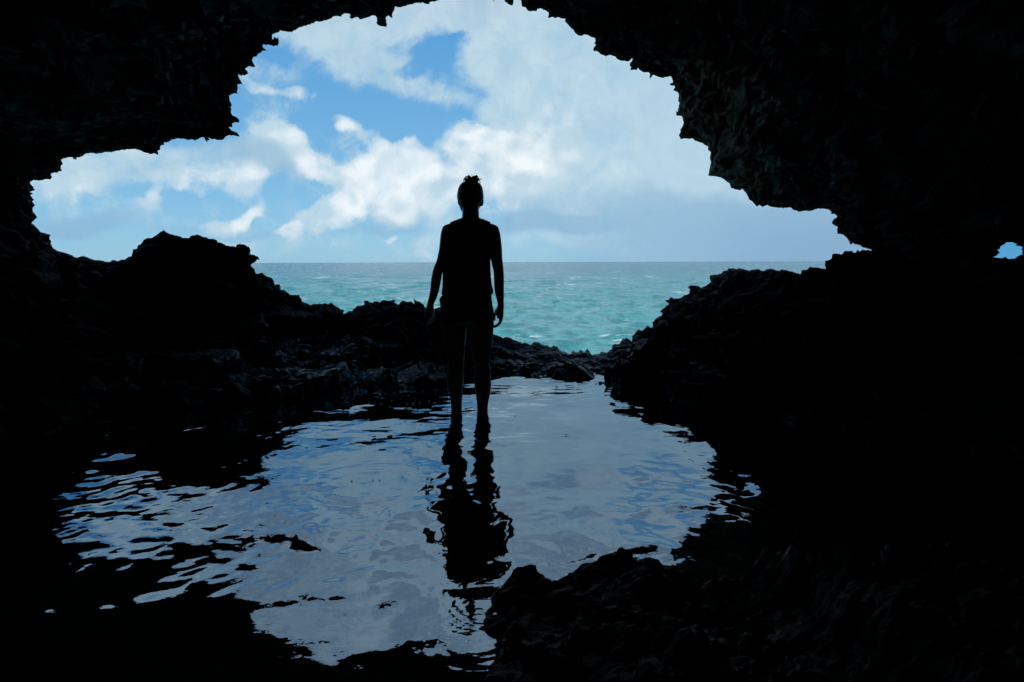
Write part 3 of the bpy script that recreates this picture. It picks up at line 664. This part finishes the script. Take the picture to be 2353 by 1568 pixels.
# stem of dry grass on the ledge
def tube(path, rad, nseg=8, side=None):
    path = np.asarray(path, float); rad = np.asarray(rad, float)
    if rad.ndim == 1: rad = np.stack([rad, rad], 1)
    T = np.gradient(path, axis=0); T /= np.linalg.norm(T, axis=1)[:, None] + 1e-9
    vs = []; pr = np.array(side if side is not None else (1, 0, 0), float)
    for p, t, r in zip(path, T, rad):
        a = pr - t * pr.dot(t)
        if np.linalg.norm(a) < .15: a = np.array([0, 1, 0]) - t * t[1]
        a /= np.linalg.norm(a); bb = np.cross(t, a)
        if side is None: pr = a
        th = np.linspace(0, 2 * math.pi, nseg, endpoint=False)
        vs.append(p + np.cos(th)[:, None] * a * r[0] + np.sin(th)[:, None] * bb * r[1])
    return np.concatenate(vs), len(path), nseg
class Build:
    "collects closed tubes and ellipsoids into one mesh"
    def __init__(s): s.v = []; s.f = []; s.n = 0
    def tube(s, path, rad, nseg=20, side=None):
        v, nr, ns = tube(path, rad, nseg, side); f = grid_faces(nr, ns, True) + s.n
        s.f += [tuple(q) for q in f]
        s.f.append(tuple(s.n + i for i in range(ns))[::-1]); s.f.append(tuple(s.n + (nr - 1) * ns + i for i in range(ns)))
        s.v.append(v); s.n += len(v)
    def ell(s, c, r, n=16):
        c = np.asarray(c, float); t = np.linspace(-.97, .97, n) * math.pi / 2
        path = np.stack([c[0] + 0 * t, c[1] + 0 * t, c[2] + np.sin(t) * r[2]], 1)
        rd = np.stack([np.cos(t) * r[0], np.cos(t) * r[1]], 1); s.tube(path, rd, 20, side=(1, 0, 0))
    def obj(s, name, mat, voxel=None, smooth=2, parent=None):
        me = bpy.data.meshes.new(name); me.from_pydata([tuple(p) for p in np.concatenate(s.v)], [], s.f); me.update()
        bm = bmesh.new(); bm.from_mesh(me); bmesh.ops.recalc_face_normals(bm, faces=bm.faces[:]); bm.to_mesh(me); bm.free()
        o = bpy.data.objects.new(name, me); COL.objects.link(o)
        if voxel:
            r_ = o.modifiers.new('r', 'REMESH'); r_.mode = 'VOXEL'; r_.voxel_size = voxel; r_.use_smooth_shade = True
            s_2 = o.modifiers.new('s', 'SMOOTH'); s_2.factor = .5; s_2.iterations = smooth
            dg = bpy.context.evaluated_depsgraph_get(); me2 = bpy.data.meshes.new_from_object(o.evaluated_get(dg))
            o.modifiers.clear(); o.data = me2; me2.name = name; me = me2
        me.materials.clear(); me.materials.append(mat)
        me.polygons.foreach_set('use_smooth', [True] * len(me.polygons)); me.update()
        if parent: o.parent = parent; o.matrix_parent_inverse = parent.matrix_world.inverted()
        return o
def plain(name, col, rough, spec=.5, bump=None):
    mt, g, b = new_mat(name)
    P = g.n('ShaderNodeNewGeometry').outputs['Position']
    n = g.noise(P, 60 if bump is None else bump, 4, .6)
    g.put(b.inputs['Base Color'], g.mix(n, tuple(x * .8 for x in col), tuple(min(1, x * 1.2) for x in col)))
    b.inputs['Roughness'].default_value = rough; b.inputs['Specular IOR Level'].default_value = spec
    bp = g.n('ShaderNodeBump'); bp.inputs['Strength'].default_value = .3; bp.inputs['Distance'].default_value = .002
    g.put(bp.inputs['Height'], n); g.put(b.inputs['Normal'], bp.outputs[0]); return mt
M_STEM = plain('dry_stem', (.55, .52, .42), .6)
st = Build()
sp_ = np.array([W(x_, y_, 6.25) for x_, y_ in ((922, 744), (928, 752), (936, 759), (944, 763), (951, 766))])
st.tube(sp_, [.004, .0042, .004, .0035, .0015], 6)
o = st.obj('grass_stem', M_STEM); origin_to(o, sp_[-1]); tag(o, 'thin pale dry stem curving over the rocks beside the hand', 'stem')

# ------------------------------------------------------------------ person
YP = 4.53
def zp(zx, zy, yo=0.0):
    px = (1600 + zx / 1.4927) * .57446; py = (650 + zy / 1.4927) * .57446
    return W(px, py, YP + yo)
DEPTH = float((zp(420, 700) - CAM) @ FW)
MM = DEPTH / (2730.7 * 1.4927)              # metres per zoom pixel at the person
def loft(B, rows, dflt=None):
    "rows: zy, left, right, half depth, y offset"
    path = []; rad = []
    for zy, l, r, hd, yo in rows:
        path.append(zp((l + r) / 2, zy, yo)); rad.append(((r - l) / 2 * MM, hd))
    path = np.array(path); rad = np.array(rad)
    # horizontal rings
    t = np.linspace(0, 2 * math.pi, 28, endpoint=False); vs = []
    for p, r in zip(path, rad):
        vs.append(np.stack([p[0] + np.cos(t) * r[0], p[1] + np.sin(t) * r[1], p[2] + 0 * t], 1))
    v = np.concatenate(vs); nr = len(path); f = grid_faces(nr, 28, True) + B.n
    B.f += [tuple(q) for q in f]; B.f.append(tuple(B.n + i for i in range(28))[::-1]); B.f.append(tuple(B.n + (nr - 1) * 28 + i for i in range(28)))
    B.v.append(v); B.n += len(v)
def chain(B, pts_, nseg=14, k=1.0):
    "pts: zx, zy, yoff, radius m (or pair)"
    path = np.array([zp(a, b, c) for a, b, c, *_ in pts_]); rad = k * np.array([(q[3], q[4] if len(q) > 4 else q[3]) for q in pts_])
    # resample smoothly
    n = len(path); tt = np.linspace(0, n - 1, (n - 1) * 4 + 1); pp = np.stack([np.interp(tt, range(n), path[:, i]) for i in range(3)], 1)
    kk = np.array([.25, .5, .25]); q = pp.copy(); 
    for _ in range(2): q[1:-1] = .25 * q[:-2] + .5 * q[1:-1] + .25 * q[2:]
    r2 = np.stack([np.interp(tt, range(n), rad[:, i]) for i in range(2)], 1)
    B.tube(q, r2, nseg, side=(1, 0, 0))
M_SKIN = plain('skin', (.32, .20, .14), .42, .5, 90); M_TOP = plain('dark_cotton', (.035, .035, .045), .9, .2, 400)
M_SHORT = plain('dark_denim', (.03, .03, .04), .9, .2, 500); M_HAIR = plain('brown_hair', (.09, .06, .04), .5, .5, 250)
feet = zp(415, 1460); person = empty('person', (float(feet[0]), float(feet[1]), -.16)); tag(person, 'person in tank top and shorts, hair in a bun, standing in the pool', 'person')
bpy.context.view_layer.update()
B = Build()
# head and neck
loft(B, [(116, 400, 444, .03, .0), (122, 384, 458, .055, .0), (134, 367, 474, .078, .003), (152, 356, 486, .092, .006), (180, 348, 492, .101, .010), (208, 347, 493, .103, .014), (232, 350, 490, .098, .018), (252, 353, 484, .088, .022), (272, 358, 476, .074, .028), (290, 367, 466, .058, .034), (302, 376, 456, .044, .040), (310, 390, 445, .028, .046)])
loft(B, [(245, 376, 468, .055, -.01), (300, 373, 471, .054, -.008), (335, 370, 473, .055, -.004), (352, 362, 482, .058, 0), (372, 352, 492, .06, 0)])
def fp3(dx_, dz_, dy_):      # face coordinates, metres from head centre
    c = zp(420, 215, .014); return (c[0] + dx_, c[1] + dy_, c[2] + dz_)
B.tube([fp3(0, .028, .098), fp3(0, .0, .113), fp3(0, -.02, .124), fp3(0, -.03, .112)], [.008, .010, .014, .010], 12)      # nose
for sgn in (-1, 1):
    B.ell(fp3(sgn * .032, .018, .088), (.017, .014, .012)); B.ell(fp3(sgn * .030, .036, .090), (.022, .012, .007))
    B.ell(fp3(sgn * .035, -.02, .075), (.024, .022, .022))
B.ell(fp3(0, -.052, .092), (.025, .012, .006)); B.ell(fp3(0, -.063, .090), (.022, .012, .007)); B.ell(fp3(0, -.095, .078), (.022, .02, .018))
B.ell(zp(489, 232, 0), (.012, .02, .033)); B.ell(zp(484, 252, 0), (.010, .013, .013)); B.ell(zp(352, 226, .004), (.010, .02, .032))
# torso
loft(B, [(338, 372, 470, .05, -.002), (347, 350, 492, .06, -.002), (355, 326, 514, .066, 0), (364, 300, 538, .07, 0), (372, 274, 562, .073, 0), (382, 258, 582, .078, 0), (398, 251, 592, .085, 0), (425, 258, 584, .096, 0), (470, 272, 552, .108, 0), (540, 272, 534, .108, 0), (620, 275, 524, .10, 0), (680, 272, 528, .098, 0), (740, 262, 538, .105, -.004), (800, 250, 548, .115, -.012), (860, 246, 552, .122, -.018), (910, 250, 550, .115, -.015), (945, 262, 540, .10, -.01), (965, 300, 500, .07, 0)])
# legs down to the pool floor, with feet
chain(B, [(320, 880, -.01, .090, .095), (318, 945, -.008, .0865, .09), (319, 1000, -.002, .082, .085), (322, 1050, 0, .077, .079), (325, 1100, 0, .070, .071), (330, 1150, .003, .060, .062), (336, 1200, .006, .0515, .056), (331, 1250, 0, .054, .058), (329, 1290, -.01, .0565, .061), (329, 1330, -.01, .052, .056), (333, 1380, -.004, .0435, .046), (336, 1420, 0, .0375, .041), (337, 1455, 0, .0345, .040), (338, 1500, 0, .034, .042), (338, 1560, 0, .036, .046), (338, 1600, 0, .037, .045)], 24, 1.05)
chain(B, [(478, 880, -.01, .088, .095), (481, 945, -.008, .0845, .09), (484, 1000, -.002, .0795, .085), (486, 1050, 0, .0735, .079), (487, 1100, 0, .067, .071), (487, 1150, .003, .0595, .062), (488, 1200, .006, .0495, .056), (491, 1250, 0, .0515, .058), (492, 1290, -.01, .0565, .061), (495, 1330, -.01, .0535, .056), (495, 1380, -.004, .047, .048), (493, 1420, 0, .0395, .042), (493, 1455, 0, .0345, .040), (493, 1500, 0, .034, .042), (493, 1560, 0, .036, .046), (493, 1600, 0, .037, .045)], 24, 1.05)
for cx in (338, 493):
    a = zp(cx, 1598, 0)
    B.tube([a + (0, -.05, -.005), a + (0, 0, 0), a + (0, .07, -.005), a + (0, .13, -.012), a + (0, .18, -.018), a + (0, .205, -.02)], [(.030, .03), (.036, .04), (.040, .034), (.046, .024), (.042, .017), (.03, .011)], 16)
# arms
Lx = lambda outer, hw: outer + hw
chain(B, [(300, 405, 0, .038, .045), (286, 415, 0, .044, .050), (279, 440, 0, .042, .049), (269, 520, 0, .039, .043), (256, 580, 0, .0375, .041), (241, 615, 0, .034, .037), (226, 645, 0, .0325, .036), (216, 700, .008, .0335, .035), (208, 760, .016, .0300, .031), (198, 800, .022, .0265, .027), (184, 838, .028, .0230, .024), (181, 858, .03, .0225, .026)], 20)
chain(B, [(540, 405, 0, .038, .045), (555, 415, 0, .044, .050), (562, 440, 0, .043, .049), (573, 520, 0, .041, .043), (577, 580, 0, .0385, .041), (583, 615, 0, .0365, .037), (589, 645, 0, .034, .036), (591, 700, .008, .0345, .035), (592, 760, .016, .0325, .032), (597, 800, .022, .0275, .027), (601, 838, .028, .0215, .024), (602, 856, .03, .0215, .026)], 20)
# right hand: thigh side palm, fingers curling in
chain(B, [(602, 850, .03, .021, .026), (598, 875, .034, .025, .036), (596, 905, .038, .026, .040), (598, 930, .040, .022, .040)], 18)
for yo, ln, x0 in ((.004, .86, 606), (.026, .97, 604), (.048, 1.0, 602), (.070, .93, 598)):
    chain(B, [(x0 - 4, 915, yo, .010), (x0 + 2, 932, yo, .0092), (x0 - 4, 932 + 26 * ln, yo + .003, .0086), (x0 - 20, 932 + 44 * ln, yo + .004, .0080), (x0 - 42, 932 + 55 * ln, yo + .004, .0068)], 12)
chain(B, [(586, 872, .055, .013), (573, 890, .066, .0115), (566, 912, .070, .0095), (563, 934, .070, .0085), (568, 947, .068, .0065)], 12)
# left hand
chain(B, [(182, 850, .03, .022, .026), (178, 875, .034, .028, .034), (174, 905, .038, .030, .036), (172, 930, .040, .026, .034)], 18)
for x0, yo, ln in ((156, .01, 1.25), (168, .026, .75), (180, .044, .6), (190, .060, .5)):
    chain(B, [(x0 + 3, 915, yo, .010), (x0, 935, yo, .0092), (x0 - 1, 935 + 22 * ln, yo + .004 + .012 * (1.3 - ln), .0086), (x0, 935 + 38 * ln, yo + .006 + .03 * (1.3 - ln), .0078), (x0 + 3, 935 + 46 * ln, yo + .008 + .04 * (1.3 - ln), .0066)], 12)
chain(B, [(192, 872, .055, .013), (200, 890, .064, .0115), (202, 912, .068, .0095), (200, 934, .068, .0085), (199, 950, .066, .0066)], 12)
B.obj('body', M_SKIN, .005, 3, person)
# tank top
B = Build()
loft(B, [(376, 302, 534, .082, 0), (392, 288, 546, .092, 0), (420, 274, 556, .104, 0), (460, 261, 558, .113, 0), (520, 258, 547, .115, 0), (600, 255, 540, .112, 0), (650, 254, 541, .112, -.002), (700, 254, 545, .114, -.006), (740, 253, 551, .117, -.010), (765, 250, 558, .120, -.014), (778, 248, 559, .122, -.016), (787, 247, 553, .122, -.016), (792, 247, 547, .120, -.016)])
rf = random.Random(5)
for sgn, xs_ in ((-1, (372, 352, 330, 308, 288)), (1, (470, 490, 510, 530, 548))):
    pth = []
    for i_, xx in enumerate(xs_): pass
    for xx in xs_[:4]:     # wide gathered straps over each shoulder
        yy_ = np.interp(abs(xx - 421), [48, 70, 92, 115, 135], [337, 344, 352, 362, 370])
        B.tube([zp(xx, yy_ + 40, -.085), zp(xx, yy_ + 12, -.070), zp(xx, yy_ + 1, -.035), zp(xx + rf.uniform(-2, 2), yy_ - 3, 0), zp(xx, yy_ + 1, .035), zp(xx, yy_ + 12, .07), zp(xx, yy_ + 40, .085)], [(.013, .0045)] * 7, 10, side=(1, 0, 0))
B.obj('tank_top', M_TOP, .006, 2, person)
# shorts
B = Build()
loft(B, [(796, 246, 543, .122, -.014), (806, 243, 542, .124, -.016), (815, 236, 545, .125, -.016), (824, 233, 549, .125, -.016), (833, 238, 551, .126, -.018), (855, 240, 553, .128, -.018), (880, 239, 558, .128, -.018), (905, 240, 557, .124, -.016), (925, 242, 556, .112, -.014), (937, 262, 530, .09, -.01)])
loft(B, [(890, 242, 398, .104, -.014), (930, 239, 398, .102, -.012), (947, 239, 397, .101, -.010), (951, 241, 395, .098, -.010)])
loft(B, [(890, 400, 556, .104, -.014), (930, 400, 558, .102, -.012), (945, 402, 558, .101, -.010), (950, 404, 556, .098, -.010)])
B.obj('shorts', M_SHORT, .005, 2, person)
# hair swept up, with a messy bun
B = Build()
loft(B, [(109, 404, 440, .03, -.005), (113, 388, 456, .055, -.005), (121, 373, 470, .075, -.004), (134, 360, 483, .090, -.003), (152, 350, 492, .101, -.002), (180, 343, 497, .106, -.003), (205, 341, 499, .105, -.006), (222, 343, 498, .095, -.014), (238, 352, 488, .080, -.024), (252, 368, 474, .062, -.036), (264, 388, 455, .035, -.048)])
hair = B.obj('hair', M_HAIR, .006, 2, person)
B = Build()
def zb(x_, y_): return (1750 + x_ / 5.807 - 1600) * 1.4927, (680 + y_ / 5.807 - 650) * 1.4927
def strand(pl, r, yo=0):
    P_ = np.array([zp(*zb(a, b), yo) for a, b in pl]); n = len(P_); tt = np.linspace(0, n - 1, (n - 1) * 6 + 1)
    q = np.stack([np.interp(tt, range(n), P_[:, i]) for i in range(3)], 1)
    for _ in range(6): q[1:-1] = .25 * q[:-2] + .5 * q[1:-1] + .25 * q[2:]
    rad = r * np.interp(np.linspace(0, 1, len(q)), [0, .1, .85, 1], [.8, 1, 1, .4]); B.tube(q, rad, 6)
B.ell(zp(*zb(800, 245), -.02), (.032, .035, .017)); B.ell(zp(*zb(880, 235), -.015), (.022, .03, .020)); B.ell(zp(*zb(725, 235), -.02), (.020, .025, .014))
B.ell(zp(*zb(735, 180), -.02), (.010, .012, .011)); B.ell(zp(*zb(880, 180), -.02), (.018, .018, .009))
rb = random.Random(9)
for i in range(46):
    cx = rb.uniform(660, 940); cy = rb.uniform(185, 260); a0 = rb.uniform(0, 6.28); rx = rb.uniform(25, 75); ry = rb.uniform(18, 50)
    pl = [(cx + math.cos(a0 + t) * rx, min(300, max(146, cy + math.sin(a0 + t) * ry))) for t in np.linspace(0, rb.uniform(2.2, 4.5), 8)]
    strand(pl, rb.uniform(.0012, .0030), rb.uniform(-.05, .02))
strand([(598, 270), (602, 240), (615, 200), (640, 168), (670, 153), (705, 150), (740, 165)], .0014)
strand([(598, 262), (618, 225), (640, 190), (690, 168), (730, 180)], .0012)
strand([(940, 208), (975, 206), (1005, 200), (1022, 206), (1015, 224), (995, 232), (965, 228)], .0018)
strand([(700, 160), (703, 135), (720, 124), (745, 138), (760, 155)], .0022); strand([(705, 150), (712, 128), (730, 128), (745, 150)], .0022)
strand([(880, 150), (900, 128), (915, 130), (928, 150), (938, 185)], .0024); strand([(815, 160), (850, 142), (890, 140), (915, 150)], .0024)
strand([(935, 185), (960, 210), (980, 250), (990, 300), (985, 330)], .0026); strand([(740, 150), (790, 135), (830, 150)], .0007)
B.obj('bun', M_HAIR, None, 0, hair)

# ------------------------------------------------------------------ bubbles and flecks floating on the pool
M_BUB = plain('bubble_film', (.6, .65, .68), .08, .8)
M_FLECK = plain('dead_leaf', (.05, .04, .025), .8)
rb = random.Random(21)
def floating(name, mat, px, py, r, flat, label, cat, group):
    c = on_water(px, py); bm = bmesh.new(); bmesh.ops.create_icosphere(bm, subdivisions=2, radius=1)
    for v in bm.verts:
        k_ = 1 + (.25 * math.sin(v.co.x * 5 + px) if flat < .5 else 0)
        v.co = Vector((v.co.x * r * k_, v.co.y * r * (.55 if flat < .5 else 1), v.co.z * r * flat))
    me = bpy.data.meshes.new(name); bm.to_mesh(me); bm.free(); me.materials.append(mat)
    me.polygons.foreach_set('use_smooth', [True] * len(me.polygons))
    o = bpy.data.objects.new(name, me); COL.objects.link(o); o.location = (c[0], c[1], .003); o.rotation_euler = (0, 0, rb.uniform(0, 3))
    tag(o, label, cat, group)
for i in range(34):
    t = rb.random(); px = 700 + 330 * t + rb.uniform(-15, 15); py = 878 + 52 * rb.random() ** 1.3 + 6 * (1 - t)
    floating('bubble', M_BUB, px, py, rb.uniform(.005, .010), .8, 'tiny pale bubble floating on the dark pool left of the legs', 'bubble', 'bubbles on the pool')
FL = [(1252, 910, .012, 'between the ripple ring and the right leg'), (1407, 928, .028, 'the long one near the right ledge'), (1183, 957, .008, 'just right of the right foot, the upper of two'),
      (1098, 1002, .010, 'in front of the right foot'), (1190, 985, .008, 'right of the right foot, the lower of two'), (878, 1035, .020, 'left of the leg reflections, lowest of three'),
      (895, 1004, .025, 'left of the leg reflections, right one of three'), (860, 1005, .015, 'left of the leg reflections, left one of three'), (1300, 1000, .008, 'alone in the middle of the right half of the pool'),
      (1225, 905, .008, 'nearest the far ripple ring'), (808, 1107, .008, 'leftmost of three inside the big ring'), (857, 1105, .007, 'middle one of three inside the big ring'), (872, 1105, .007, 'rightmost of three inside the big ring')]
for px, py, r, where in FL:
    floating('fleck', M_FLECK, px, py, r, .15, 'dark floating fleck ' + where, 'debris', 'dark flecks on the pool')
